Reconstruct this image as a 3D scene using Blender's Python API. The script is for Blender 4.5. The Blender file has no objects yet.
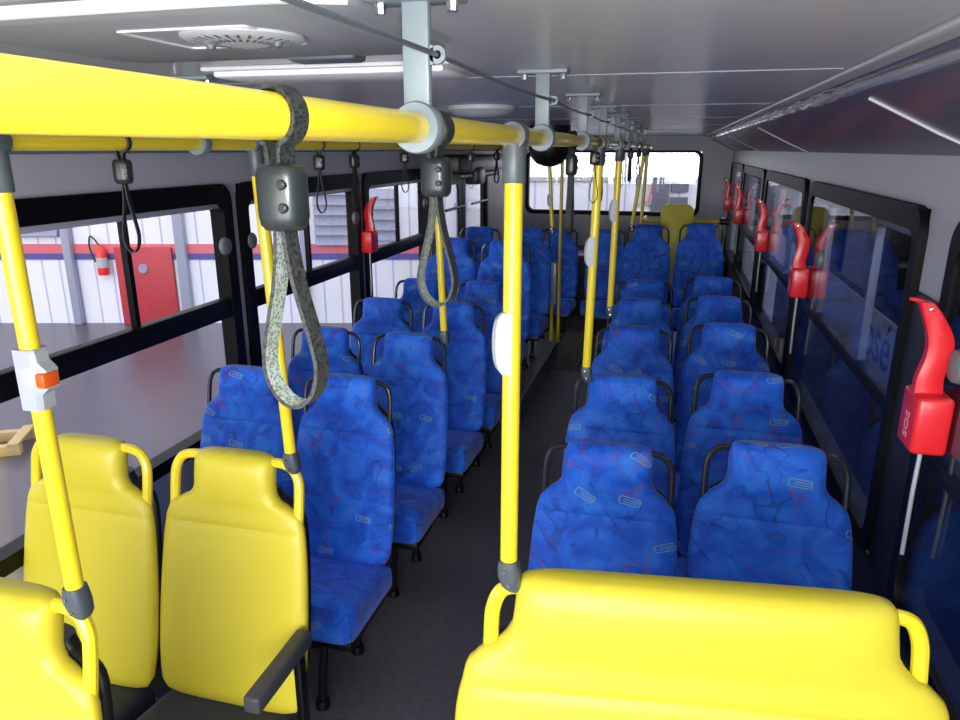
import bpy, bmesh, math, random
from mathutils import Vector, Matrix
S = bpy.context.scene
C = S.collection
PI = math.pi
random.seed(4)

# ------------------------------------------------------------------ camera
FPX, VX, VY, CZ = 715.0, 677.0, 149.0, 1.85
TH = math.atan((360 - VY) / FPX)
PS = math.atan((VX - 480) * math.cos(TH) / FPX)
F = Vector((-math.sin(PS) * math.cos(TH), math.cos(PS) * math.cos(TH), -math.sin(TH)))
R = Vector((math.cos(PS), math.sin(PS), 0))
U = R.cross(F)
cd = bpy.data.cameras.new('camera')
cam = bpy.data.objects.new('camera', cd)
C.objects.link(cam)
cd.sensor_fit = 'HORIZONTAL'
cd.sensor_width = 36
cd.lens = FPX / 960 * 36
cd.clip_start = 0.02
m = Matrix((R, U, -F)).transposed().to_4x4()
m.translation = Vector((0, 0, CZ))
cam.matrix_world = m
S.camera = cam


# ------------------------------------------------------------------ helpers
def srgb(r, g, b):
    f = lambda c: (c / 255 / 12.92) if c / 255 <= 0.04045 else ((c / 255 + 0.055) / 1.055) ** 2.4
    return (f(r), f(g), f(b), 1)


def mat(name, col, rough=0.5, metal=0.0, coat=0.0, bump=0.0, bscale=200.0, vary=0.0, vscale=6.0, spec=0.5):
    M = bpy.data.materials.new(name)
    M.use_nodes = True
    nt = M.node_tree
    b = nt.nodes['Principled BSDF']
    b.inputs['Base Color'].default_value = col
    b.inputs['Roughness'].default_value = rough
    b.inputs['Metallic'].default_value = metal
    b.inputs['Coat Weight'].default_value = coat
    b.inputs['Coat Roughness'].default_value = 0.12
    b.inputs['Specular IOR Level'].default_value = spec
    tc = nt.nodes.new('ShaderNodeTexCoord')
    if vary:
        n = nt.nodes.new('ShaderNodeTexNoise')
        n.inputs['Scale'].default_value = vscale
        n.inputs['Detail'].default_value = 5
        nt.links.new(tc.outputs['Object'], n.inputs['Vector'])
        mx = nt.nodes.new('ShaderNodeMix')
        mx.data_type = 'RGBA'
        mx.inputs[6].default_value = tuple(c * (1 - vary) for c in col[:3]) + (1,)
        mx.inputs[7].default_value = tuple(min(1, c * (1 + vary)) for c in col[:3]) + (1,)
        nt.links.new(n.outputs['Fac'], mx.inputs[0])
        nt.links.new(mx.outputs[2], b.inputs['Base Color'])
    if bump:
        n = nt.nodes.new('ShaderNodeTexNoise')
        n.inputs['Scale'].default_value = bscale
        n.inputs['Detail'].default_value = 3
        nt.links.new(tc.outputs['Object'], n.inputs['Vector'])
        bp = nt.nodes.new('ShaderNodeBump')
        bp.inputs['Strength'].default_value = bump
        bp.inputs['Distance'].default_value = 0.002
        nt.links.new(n.outputs['Fac'], bp.inputs['Height'])
        nt.links.new(bp.outputs['Normal'], b.inputs['Normal'])
    return M


def nd(nt, t, **kw):
    n = nt.nodes.new(t)
    for k, v in kw.items():
        setattr(n, k, v)
    return n


def math_node(nt, op, a, b=None, c=None):
    n = nd(nt, 'ShaderNodeMath', operation=op)
    for i, v in enumerate((a, b, c)):
        if v is None:
            continue
        if isinstance(v, (int, float)):
            n.inputs[i].default_value = v
        else:
            nt.links.new(v, n.inputs[i])
    return n.outputs[0]


def mix_col(nt, fac, a, b):
    n = nd(nt, 'ShaderNodeMix', data_type='RGBA')
    for s, v in ((0, fac), (6, a), (7, b)):
        if isinstance(v, (int, float)):
            n.inputs[s].default_value = v
        elif isinstance(v, tuple):
            n.inputs[s].default_value = v
        else:
            nt.links.new(v, n.inputs[s])
    return n.outputs[2]


def fabric(name, base, dark, light, motif=True):
    """woven moquette: mottled blues, thin swirls, small outlined buses"""
    M = bpy.data.materials.new(name)
    M.use_nodes = True
    nt = M.node_tree
    L = nt.links.new
    bs = nt.nodes['Principled BSDF']
    bs.inputs['Roughness'].default_value = 0.62
    bs.inputs['Specular IOR Level'].default_value = 0.35
    bs.inputs['Sheen Weight'].default_value = 0.15
    tc = nd(nt, 'ShaderNodeTexCoord')
    oi = nd(nt, 'ShaderNodeObjectInfo')
    cb = nd(nt, 'ShaderNodeCombineXYZ')
    L(math_node(nt, 'MULTIPLY', oi.outputs['Random'], 7.3), cb.inputs[0])
    L(math_node(nt, 'MULTIPLY', oi.outputs['Random'], 3.1), cb.inputs[2])
    ad = nd(nt, 'ShaderNodeVectorMath', operation='ADD')
    L(tc.outputs['Object'], ad.inputs[0])
    L(cb.outputs[0], ad.inputs[1])
    P = ad.outputs[0]
    n1 = nd(nt, 'ShaderNodeTexNoise')
    n1.inputs['Scale'].default_value = 9
    n1.inputs['Detail'].default_value = 4
    n1.inputs['Distortion'].default_value = 1.2
    L(P, n1.inputs['Vector'])
    rp = nd(nt, 'ShaderNodeValToRGB')
    rp.color_ramp.elements[0].position = 0.36
    rp.color_ramp.elements[1].position = 0.66
    rp.color_ramp.elements[0].color = dark
    rp.color_ramp.elements[1].color = light
    e = rp.color_ramp.elements.new(0.5)
    e.color = base
    L(n1.outputs['Fac'], rp.inputs[0])
    col = rp.outputs[0]
    if motif:
        for sc, c, w, k in ((5.0, srgb(12, 44, 134), 0.015, 0.45), (3.3, srgb(120, 70, 140), 0.010, 0.4)):
            n2 = nd(nt, 'ShaderNodeTexNoise')
            n2.inputs['Scale'].default_value = sc
            n2.inputs['Detail'].default_value = 1
            n2.inputs['Distortion'].default_value = 2.5
            L(P, n2.inputs['Vector'])
            d = math_node(nt, 'ABSOLUTE', math_node(nt, 'SUBTRACT', n2.outputs['Fac'], 0.5 + (0.07 if sc > 4.5 else -0.06)))
            msk = math_node(nt, 'MULTIPLY', math_node(nt, 'LESS_THAN', d, w), k)
            col = mix_col(nt, msk, col, c)
        # outlined little buses: one per voronoi cell of the x,z plane
        sp = nd(nt, 'ShaderNodeSeparateXYZ')
        L(P, sp.inputs[0])
        c2 = nd(nt, 'ShaderNodeCombineXYZ')
        L(sp.outputs[0], c2.inputs[0])
        L(math_node(nt, 'ADD', sp.outputs[2], math_node(nt, 'MULTIPLY', sp.outputs[1], 0.9)), c2.inputs[1])
        vo = nd(nt, 'ShaderNodeTexVoronoi', voronoi_dimensions='2D')
        vo.inputs['Scale'].default_value = 7.0
        vo.inputs['Randomness'].default_value = 0.55
        L(c2.outputs[0], vo.inputs['Vector'])
        vs = nd(nt, 'ShaderNodeVectorMath', operation='SUBTRACT')
        L(c2.outputs[0], vs.inputs[0])
        L(vo.outputs['Position'], vs.inputs[1])
        sc_ = nd(nt, 'ShaderNodeSeparateColor')
        L(vo.outputs['Color'], sc_.inputs[0])
        ang = math_node(nt, 'MULTIPLY', math_node(nt, 'SUBTRACT', sc_.outputs[0], 0.5), 1.2)
        ro = nd(nt, 'ShaderNodeVectorRotate', rotation_type='Z_AXIS')
        L(vs.outputs[0], ro.inputs['Vector'])
        L(ang, ro.inputs['Angle'])
        s2 = nd(nt, 'ShaderNodeSeparateXYZ')
        L(ro.outputs[0], s2.inputs[0])
        ax = math_node(nt, 'ABSOLUTE', s2.outputs[0])
        ay = math_node(nt, 'ABSOLUTE', s2.outputs[1])
        qx = math_node(nt, 'MAXIMUM', math_node(nt, 'SUBTRACT', ax, 0.0225), 0.0)
        qy = math_node(nt, 'MAXIMUM', math_node(nt, 'SUBTRACT', ay, 0.0055), 0.0)
        box = math_node(nt, 'SUBTRACT', math_node(nt, 'SQRT', math_node(nt, 'ADD', math_node(nt, 'MULTIPLY', qx, qx), math_node(nt, 'MULTIPLY', qy, qy))), 0.006)
        outl = math_node(nt, 'LESS_THAN', math_node(nt, 'ABSOLUTE', box), 0.0014)
        ins = math_node(nt, 'LESS_THAN', box, 0.0)
        mid = math_node(nt, 'LESS_THAN', math_node(nt, 'ABSOLUTE', math_node(nt, 'SUBTRACT', ay, 0.0035)), 0.0011)
        mid = math_node(nt, 'MULTIPLY', mid, math_node(nt, 'GREATER_THAN', s2.outputs[0], -0.016))
        mk = math_node(nt, 'MAXIMUM', outl, math_node(nt, 'MULTIPLY', ins, mid))
        use = math_node(nt, 'GREATER_THAN', sc_.outputs[1], 0.55)
        mk = math_node(nt, 'MULTIPLY', math_node(nt, 'MULTIPLY', mk, use), 0.62)
        col = mix_col(nt, mk, col, srgb(160, 200, 140))
    L(col, bs.inputs['Base Color'])
    n3 = nd(nt, 'ShaderNodeTexNoise')
    n3.inputs['Scale'].default_value = 420
    L(tc.outputs['Object'], n3.inputs['Vector'])
    bp = nd(nt, 'ShaderNodeBump')
    bp.inputs['Strength'].default_value = 0.2
    bp.inputs['Distance'].default_value = 0.001
    L(n3.outputs['Fac'], bp.inputs['Height'])
    L(bp.outputs['Normal'], bs.inputs['Normal'])
    return M


def glass(name, tint, refl=1.0):
    M = bpy.data.materials.new(name)
    M.use_nodes = True
    nt = M.node_tree
    nt.nodes.clear()
    o = nd(nt, 'ShaderNodeOutputMaterial')
    t = nd(nt, 'ShaderNodeBsdfTransparent')
    t.inputs[0].default_value = tint
    g = nd(nt, 'ShaderNodeBsdfGlossy')
    g.inputs['Roughness'].default_value = 0.01
    lw = nd(nt, 'ShaderNodeLayerWeight')
    lw.inputs[0].default_value = 0.5
    sch = math_node(nt, 'ADD', 0.04, math_node(nt, 'MULTIPLY', 0.9, math_node(nt, 'POWER', lw.outputs['Facing'], 5.0)))
    mx = nd(nt, 'ShaderNodeMixShader')
    nt.links.new(math_node(nt, 'MULTIPLY', sch, refl), mx.inputs[0])
    nt.links.new(t.outputs[0], mx.inputs[1])
    nt.links.new(g.outputs[0], mx.inputs[2])
    nt.links.new(mx.outputs[0], o.inputs[0])
    return M


def webbing(name, a, b):
    M = bpy.data.materials.new(name)
    M.use_nodes = True
    nt = M.node_tree
    bs = nt.nodes['Principled BSDF']
    bs.inputs['Roughness'].default_value = 0.6
    tc = nd(nt, 'ShaderNodeTexCoord')
    w = nd(nt, 'ShaderNodeTexVoronoi')
    w.inputs['Scale'].default_value = 380
    nt.links.new(tc.outputs['Object'], w.inputs['Vector'])
    r = nd(nt, 'ShaderNodeValToRGB')
    r.color_ramp.elements[0].position = 0.25
    r.color_ramp.elements[1].position = 0.62
    r.color_ramp.elements[0].color = a
    r.color_ramp.elements[1].color = b
    nt.links.new(w.outputs['Distance'], r.inputs[0])
    nt.links.new(r.outputs[0], bs.inputs['Base Color'])
    return M


M = {}
M['yellow_vinyl'] = mat('yellow_vinyl', srgb(224, 208, 60), 0.38, bump=0.12, bscale=600, vary=0.03)
M['yellow_paint'] = mat('yellow_paint', srgb(250, 224, 44), 0.3, coat=0.4)
M['blue'] = fabric('blue_moquette', srgb(24, 100, 226), srgb(16, 82, 204), srgb(44, 124, 240))
M['navy'] = fabric('navy_moquette', srgb(22, 30, 54), srgb(16, 22, 42), srgb(30, 40, 64), False)
M['black_plastic'] = mat('black_plastic', srgb(22, 22, 25), 0.4)
M['black_metal'] = mat('black_metal', srgb(16, 16, 19), 0.35, metal=0.2)
M['handle_black'] = mat('handle_black', srgb(58, 60, 66), 0.22, metal=0.5)
M['rubber'] = mat('rubber', srgb(8, 8, 11), 0.5, spec=0.2)
M['arm_grey'] = mat('arm_grey', srgb(70, 72, 76), 0.5, bump=0.1)
M['joint_grey'] = mat('joint_grey', srgb(90, 100, 104), 0.36)
M['joint_dark'] = mat('joint_dark', srgb(80, 88, 96), 0.36)
M['bracket_grey'] = mat('bracket_grey', srgb(120, 132, 138), 0.4)
M['sleeve'] = mat('sleeve', srgb(32, 38, 38), 0.34)
M['sleeve_dark'] = mat('sleeve_dark', srgb(34, 38, 38), 0.3)
M['web'] = webbing('web', srgb(2, 3, 3), srgb(48, 52, 50))
M['web_pale'] = webbing('web_pale', srgb(84, 94, 88), srgb(150, 160, 150))
M['web_dark'] = mat('web_dark', srgb(20, 22, 23), 0.6)
M['white_plastic'] = mat('white_plastic', srgb(176, 182, 190), 0.35)
M['orange'] = mat('orange_button', srgb(240, 96, 20), 0.35)
M['red_plastic'] = mat('red_plastic', srgb(232, 38, 48), 0.3, coat=0.3)
M['red_letter'] = mat('pale_print', srgb(236, 170, 180), 0.5)
M['chrome'] = mat('chrome', srgb(205, 208, 212), 0.18, metal=1.0)
M['steel'] = mat('steel', srgb(168, 172, 180), 0.3, metal=0.9)
M['alu'] = mat('aluminium', srgb(190, 196, 208), 0.4, metal=0.3)
M['wall'] = mat('wall_laminate', srgb(196, 198, 208), 0.42, vary=0.03)
M['lower_wall'] = mat('lower_wall_laminate', srgb(150, 156, 158), 0.5, vary=0.04)
M['ceil'] = mat('ceiling_laminate', srgb(184, 186, 190), 0.3, vary=0.03, vscale=2)
M['cove'] = mat('cove_laminate', srgb(100, 100, 112), 0.24)
M['hatch'] = mat('hatch_plastic', srgb(150, 155, 162), 0.4)
M['vent'] = mat('vent_plastic', srgb(196, 200, 206), 0.4)
M['lit_white'] = mat('lit_white', srgb(236, 238, 240), 0.45)
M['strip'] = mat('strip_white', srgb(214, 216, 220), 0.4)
M['duct'] = mat('duct_clear', srgb(176, 176, 184), 0.08, coat=1.0)
M['glass'] = glass('window_glass', (0.93, 0.94, 0.95, 1), 1.0)
M['glass_dark'] = glass('tinted_glass', (0.72, 0.74, 0.80, 1), 0.95)
M['latch'] = mat('latch_grey', srgb(112, 120, 122), 0.4)
M['floor'] = mat('floor_vinyl', srgb(88, 86, 90), 0.45, bump=0.5, bscale=90, vary=0.45, vscale=45)
M['tread'] = mat('tread_plate', srgb(104, 92, 84), 0.42, vary=0.2, vscale=30)
M['ground'] = mat('garage_concrete', srgb(84, 76, 84), 0.3, vary=0.12, vscale=0.8)
M['white_wall'] = mat('garage_white', srgb(236, 236, 248), 0.6)
M['pipe'] = mat('pipe_grey', srgb(160, 164, 186), 0.5)
M['stripe_red'] = mat('stripe_red', srgb(222, 112, 124), 0.5)
M['stripe_blue'] = mat('stripe_blue', srgb(84, 84, 156), 0.5)
M['door_red'] = mat('door_red', srgb(186, 58, 66), 0.5, vary=0.05, vscale=2)
M['louvre'] = mat('louvre_grey', srgb(150, 154, 180), 0.5)
M['wood'] = mat('pallet_wood', srgb(196, 168, 110), 0.6, vary=0.15, vscale=10)
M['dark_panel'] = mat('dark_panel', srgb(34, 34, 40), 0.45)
M['pane_grey'] = mat('pane_grey', srgb(110, 112, 130), 0.4)
M['bus_navy'] = mat('bus_navy', srgb(12, 14, 40), 0.5, spec=0.15)
M['bus_grey'] = mat('bus_grey', srgb(176, 180, 204), 0.5, spec=0.15)
M['bus_glass'] = mat('bus_glass', srgb(8, 9, 12), 0.3, spec=0.1)
M['letter_blue'] = mat('letter_blue', srgb(26, 30, 70), 0.4)

M['added_glow'] = mat('added_glow_white', srgb(240, 240, 245), 0.5)  # glowing white, added to brighten the upper garage wall
_b = M['added_glow'].node_tree.nodes['Principled BSDF']
_b.inputs['Emission Color'].default_value = (0.95, 0.96, 1, 1)
_b.inputs['Emission Strength'].default_value = 1.3
# garage cladding: vertical ribs in the paint
nt = M['white_wall'].node_tree
tc = nd(nt, 'ShaderNodeTexCoord')
wv = nd(nt, 'ShaderNodeTexWave', wave_type='BANDS', bands_direction='X', wave_profile='SAW')
wv.inputs['Scale'].default_value = 1.1
nt.links.new(tc.outputs['Object'], wv.inputs['Vector'])
rp = nd(nt, 'ShaderNodeValToRGB')
rp.color_ramp.elements[0].color = srgb(176, 184, 216)
rp.color_ramp.elements[1].color = srgb(238, 238, 250)
rp.color_ramp.elements[0].position = 0.04
rp.color_ramp.elements[1].position = 0.14
nt.links.new(wv.outputs['Fac'], rp.inputs[0])
nt.links.new(rp.outputs[0], nt.nodes['Principled BSDF'].inputs['Base Color'])
# ribbed tread plate
nt = M['tread'].node_tree
tc = nd(nt, 'ShaderNodeTexCoord')
wv = nd(nt, 'ShaderNodeTexWave', wave_type='BANDS', bands_direction='X')
wv.inputs['Scale'].default_value = 9
nt.links.new(tc.outputs['Object'], wv.inputs['Vector'])
bp = nd(nt, 'ShaderNodeBump')
bp.inputs['Strength'].default_value = 1.0
bp.inputs['Distance'].default_value = 0.01
nt.links.new(wv.outputs['Fac'], bp.inputs['Height'])
nt.links.new(bp.outputs['Normal'], nt.nodes['Principled BSDF'].inputs['Normal'])


def link_mesh(name, bm, m_, parent=None, smooth=35, loc=None):
    me = bpy.data.meshes.new(name)
    bmesh.ops.recalc_face_normals(bm, faces=bm.faces)
    bm.to_mesh(me)
    bm.free()
    mats = m_ if isinstance(m_, (list, tuple)) else [m_]
    for x in mats:
        me.materials.append(M[x] if isinstance(x, str) else x)
    if smooth:
        me.polygons.foreach_set('use_smooth', [True] * len(me.polygons))
        me.set_sharp_from_angle(angle=math.radians(smooth))
    o = bpy.data.objects.new(name, me)
    C.objects.link(o)
    if parent:
        o.parent = parent
    if loc:
        o.location = loc
    return o


def empty(name, loc=(0, 0, 0), rz=0.0):
    o = bpy.data.objects.new(name, None)
    o.empty_display_size = 0.05
    C.objects.link(o)
    o.location = loc
    o.rotation_euler = (0, 0, rz)
    return o


def tag(o, label, cat, group=None):
    o['label'] = label
    o['category'] = cat
    if group:
        o['group'] = group
    return o


def struct(o):
    o['kind'] = 'structure'
    return o


def copy_tree(o, parent=None):
    c = o.copy()
    C.objects.link(c)
    if parent:
        c.parent = parent
    for ch in list(o.children):
        copy_tree(ch, c)
    return c


def NB():
    return bmesh.new()


def add_box(bm, x0, x1, y0, y1, z0, z1, bev=0.0, seg=2, mi=0):
    g = bmesh.ops.create_cube(bm, size=1.0)
    vs = g['verts']
    for v in vs:
        v.co = Vector((x0 + (v.co.x + 0.5) * (x1 - x0), y0 + (v.co.y + 0.5) * (y1 - y0), z0 + (v.co.z + 0.5) * (z1 - z0)))
    fs = set(f for v in vs for f in v.link_faces)
    for f in fs:
        f.material_index = mi
    if bev:
        es = list(set(e for v in vs for e in v.link_edges))
        bmesh.ops.bevel(bm, geom=es, offset=bev, segments=seg, affect='EDGES', profile=0.5)
    return bm


def loft(bm, loops, cap=True, closed=True, mi=0):
    rows = [[bm.verts.new(p) for p in lp] for lp in loops]
    n = len(rows[0])
    for a, b in zip(rows, rows[1:]):
        for i in range(n if closed else n - 1):
            j = (i + 1) % n
            f = bm.faces.new((a[i], a[j], b[j], b[i]))
            f.material_index = mi
    if cap and closed:
        for r in (rows[0], rows[-1]):
            f = bm.faces.new(r)
            f.material_index = mi
    return rows


def frames(pts):
    pts = [Vector(p) for p in pts]
    ts = []
    for i in range(len(pts)):
        a = pts[max(0, i - 1)]
        b = pts[min(len(pts) - 1, i + 1)]
        ts.append((b - a).normalized())
    up = Vector((0, 0, 1)) if abs(ts[0].z) < 0.9 else Vector((1, 0, 0))
    n = (up - ts[0] * up.dot(ts[0])).normalized()
    out = []
    for p, t in zip(pts, ts):
        n = (n - t * n.dot(t)).normalized()
        out.append((p, t, n, t.cross(n)))
    return out


def add_tube(bm, pts, r, seg=12, mi=0):
    loops = []
    fr = frames(pts)
    for k, (p, t, n, b) in enumerate(fr):
        rr = r[k] if isinstance(r, (list, tuple)) else r
        loops.append([p + n * (rr * math.cos(2 * PI * i / seg)) + b * (rr * math.sin(2 * PI * i / seg)) for i in range(seg)])
    loft(bm, loops, mi=mi)
    return bm


def add_ribbon(bm, pts, side, w, t, mi_in=0, mi_out=0, closed=False):
    """flat band: pts is the centre line, side the constant width direction"""
    pts = [Vector(p) for p in pts]
    side = Vector(side).normalized()
    n = len(pts)
    rows = []
    for i, p in enumerate(pts):
        a = pts[(i - 1) % n] if closed else pts[max(0, i - 1)]
        b = pts[(i + 1) % n] if closed else pts[min(n - 1, i + 1)]
        tt = (b - a).normalized()
        nn = tt.cross(side).normalized()
        rows.append([bm.verts.new(p + side * (sx * w / 2) + nn * (sn * t / 2)) for sx, sn in ((-1, -1), (1, -1), (1, 1), (-1, 1))])
    rng = range(n) if closed else range(n - 1)
    for i in rng:
        a, b = rows[i], rows[(i + 1) % n]
        for k in range(4):
            f = bm.faces.new((a[k], a[(k + 1) % 4], b[(k + 1) % 4], b[k]))
            f.material_index = mi_out if k == 0 else mi_in if k == 2 else mi_out
    if not closed:
        bm.faces.new(rows[0])
        bm.faces.new(rows[-1])
    return bm


def add_rev(bm, prof, axis='Z', seg=32, org=(0, 0, 0), mi=0):
    """revolve (radius, height) profile about an axis"""
    loops = []
    for r, h in prof:
        lp = []
        for i in range(seg):
            a = 2 * PI * i / seg
            c, s = r * math.cos(a), r * math.sin(a)
            v = {'Z': (c, s, h), 'X': (h, c, s), 'Y': (c, h, s)}[axis]
            lp.append(Vector(v) + Vector(org))
        loops.append(lp)
    loft(bm, loops, mi=mi)
    return bm


def smooth_path(pts, n=6):
    """Catmull-Rom through the points"""
    P = [Vector(p) for p in pts]
    out = []
    for i in range(len(P) - 1):
        p0 = P[max(0, i - 1)]
        p1, p2 = P[i], P[i + 1]
        p3 = P[min(len(P) - 1, i + 2)]
        for k in range(n):
            t = k / n
            out.append(0.5 * ((2 * p1) + (p2 - p0) * t + (2 * p0 - 5 * p1 + 4 * p2 - p3) * t * t + (3 * p1 - p0 - 3 * p2 + p3) * t ** 3))
    out.append(P[-1])
    return out


def interp(tab, v):
    if v <= tab[0][0]:
        return tab[0][1]
    for (a, x), (b, y) in zip(tab, tab[1:]):
        if v <= b:
            t = (v - a) / (b - a)
            t2 = t * t * (3 - 2 * t)
            return x + (y - x) * (0.5 * t + 0.5 * t2)
    return tab[-1][1]


def word(name, body, size, extrude, m_, parent, matrix, centre=False):
    fc = bpy.data.curves.new(name, 'FONT')
    fc.body = body
    fc.size = size
    fc.extrude = extrude
    if centre:
        fc.align_x = 'CENTER'
        fc.align_y = 'CENTER'
    t = bpy.data.objects.new(name, fc)
    C.objects.link(t)
    bpy.context.view_layer.update()
    me = bpy.data.meshes.new_from_object(t.evaluated_get(bpy.context.evaluated_depsgraph_get()))
    bpy.data.objects.remove(t)
    bpy.data.curves.remove(fc)
    me.materials.clear()
    me.materials.append(M[m_])
    o = bpy.data.objects.new(name, me)
    C.objects.link(o)
    o.parent = parent
    o.matrix_local = matrix
    return o


# ------------------------------------------------------------------ shell of the bus
XL, XR, YF, YB = -1.86, 0.63, -1.7, 9.0
ZC = 1.995
bm = NB()
add_box(bm, XL - 0.02, XR + 0.02, YF, YB + 0.05, -0.08, 0.0)
struct(link_mesh('floor', bm, 'floor', smooth=0))
bm = NB()
add_box(bm, -1.04, -0.62, 5.95, 7.35, 0.001, 0.006, 0.001)
struct(link_mesh('trim_1', bm, 'tread', smooth=0))
for i, (x0, x1, y0, y1) in enumerate(((XL, -0.92, 4.55, 6.25), (-0.38, XR - 0.013, 5.75, 7.6))):
    bm = NB()
    add_box(bm, x0 + 0.01, x1, y0, y1 - 0.01, 0.0005, 0.18, 0.01)
    struct(link_mesh('floor_%d' % (i + 2), bm, 'floor', smooth=0))
bm = NB()
add_box(bm, -1.56, 0.335, YF, YB, ZC, ZC + 0.04)
struct(link_mesh('ceiling', bm, 'ceil', smooth=0))
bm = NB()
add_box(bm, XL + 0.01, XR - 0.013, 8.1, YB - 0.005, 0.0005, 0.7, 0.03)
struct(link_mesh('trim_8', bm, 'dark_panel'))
# transverse joints of the ceiling panels
bm = NB()
for y in (1.56, 2.66, 3.76, 4.86, 5.96, 7.06, 8.1):
    add_box(bm, -1.5, 0.29, y - 0.0018, y + 0.0018, ZC - 0.0015, ZC + 0.001)
struct(link_mesh('trim_2', bm, 'hatch', smooth=0))
# sloped coves
for nm, sx in (('right', 1), ('left', -1)):
    bm = NB()
    xi = 0.32 if sx > 0 else -1.55
    xo = 0.62 if sx > 0 else -1.85
    prof = [(xi, ZC - 0.002), (xi + sx * 0.05, ZC - 0.04), (xi + sx * 0.20, ZC - 0.115), (xo, 1.835), (xo + sx * 0.03, 1.835), (xo + sx * 0.03, ZC + 0.03), (xi, ZC + 0.03)]
    loft(bm, [[Vector((x, y, z)) for x, z in prof] for y in (YF, YB)])
    struct(link_mesh('trim_%s' % nm, bm, 'cove', smooth=20))


def round_rect(y0, y1, z0, z1, r, n=6):
    pts = []
    for cy, cz, a0 in ((y1 - r, z1 - r, 0), (y0 + r, z1 - r, 90), (y0 + r, z0 + r, 180), (y1 - r, z0 + r, 270)):
        for k in range(n + 1):
            a = math.radians(a0 + 90 * k / n)
            pts.append((cy + r * math.cos(a), cz + r * math.sin(a)))
    return pts


def ring_frame(bm, outer, inner, t0, t1, place):
    """solid frame between two rounded rectangles, t0..t1 along the wall's normal"""
    n = len(outer)
    A = [[bm.verts.new(place(p[0], p[1], t)) for p in lp] for t in (t0, t1) for lp in (outer, inner)]
    o0, i0, o1, i1 = A
    for i in range(n):
        j = (i + 1) % n
        bm.faces.new((o0[i], o0[j], i0[j], i0[i]))
        bm.faces.new((o1[i], i1[i], i1[j], o1[j]))
        bm.faces.new((o0[i], o1[i], o1[j], o0[j]))
        bm.faces.new((i0[i], i0[j], i1[j], i1[i]))


def wall_with_holes(name, holes, zt, zb, x0, x1, m_, y0=YF, y1=YB, ztop=ZC, zbot=0.0):
    bm = NB()
    add_box(bm, x0, x1, y0, y1, zbot, zb)
    add_box(bm, x0, x1, y0, y1, zt, ztop)
    y = y0
    for a, b in holes:
        add_box(bm, x0, x1, y, a, zb, zt)
        y = b
    add_box(bm, x0, x1, y, y1, zb, zt)
    return struct(link_mesh(name, bm, m_, smooth=0))


LW = [(-0.06, 1.27), (1.34, 2.76), (2.84, 4.10), (4.19, 5.38)]
RW = [(0.30, 1.82), (2.06, 3.66), (3.82, 5.42), (5.58, 7.18), (7.34, 8.84)]
ZWT, ZWBL, ZWBR = 1.705, 0.64, 0.72
wall_with_holes('wall_left', LW + [(5.56, 7.34)], ZWT, ZWBL, XL - 0.05, XL, 'wall')
wall_with_holes('wall_right', RW, ZWT, ZWBR, XR, XR + 0.05, 'wall')
bm = NB()
add_box(bm, XR - 0.012, XR - 0.0005, YF, YB, 0.0, 0.705, 0.003)
for (a0, b0), (a1, b1) in zip(RW, RW[1:]):
    add_box(bm, XR - 0.012, XR - 0.0005, b0 + 0.013, a1 - 0.013, 0.706, 1.5, 0.003)
struct(link_mesh('trim_7', bm, 'dark_panel'))
# rear wall with its window
RWX0, RWX1, RWZ0, RWZ1 = -1.77, 0.285, 1.095, 1.82
bm = NB()
add_box(bm, XL, XR, YB, YB + 0.05, 0, RWZ0)
add_box(bm, XL, XR, YB, YB + 0.05, RWZ1, ZC)
add_box(bm, XL, RWX0, YB, YB + 0.05, RWZ0, RWZ1)
add_box(bm, RWX1, XR, YB, YB + 0.05, RWZ0, RWZ1)
struct(link_mesh('wall_rear', bm, 'wall', smooth=0))


def side_window(num, y0, y1, x, inward, zb, tall_bar, gname, mull=(), latches=(), bar_h=0.022):
    s = inward
    pl = lambda a, b, t: Vector((x + s * t, a, b))
    fw, ft = (0.055, 0.075) if s > 0 else (0.036, 0.058)
    bm = NB()
    ring_frame(bm, round_rect(y0 - 0.01, y1 + 0.01, zb - 0.01, ZWT + 0.005, 0.07), round_rect(y0 + fw, y1 - fw, zb + 0.045, ZWT - ft, 0.045), -0.045, 0.022, pl)
    w = struct(link_mesh('window_%d' % num, bm, 'rubber', smooth=30))
    bm = NB()
    add_box(bm, min(x + s * -0.03, x + s * 0.016), max(x + s * -0.03, x + s * 0.016), y0 + 0.04, y1 - 0.04, tall_bar - bar_h, tall_bar + bar_h, 0.005)
    link_mesh('transom_bar', bm, 'rubber', w)
    bm = NB()
    add_box(bm, x - 0.014, x - 0.008, y0 + 0.03, y1 - 0.03, zb + 0.035, ZWT - 0.05)
    link_mesh('pane', bm, gname, w, smooth=0)
    bm = NB()
    add_box(bm, min(x - s * 0.02, x + s * 0.008), max(x - s * 0.02, x + s * 0.008), y0 + fw, y1 - fw, ZWT - ft - 0.022, ZWT - ft + 0.003, 0.003)
    link_mesh('slider_channel', bm, 'alu', w)
    for my in mull:
        bm = NB()
        add_box(bm, min(x - s * 0.02, x + s * 0.006), max(x - s * 0.02, x + s * 0.006), my - 0.012, my + 0.012, tall_bar, ZWT - 0.09, 0.003)
        link_mesh('sliding_stile', bm, 'alu' if s < 0 else 'rubber', w)
    for ly in latches:
        bm = NB()
        add_rev(bm, [(0.0005, 0.02), (0.026, 0.02), (0.035, 0.014), (0.038, 0.004), (0.038, -0.002)], 'X', 20)
        for v in bm.verts:
            v.co.x *= s
        link_mesh('latch', bm, 'latch', w, loc=(x + s * 0.012, ly, 1.45 if s > 0 else 1.405))
    return w


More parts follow.
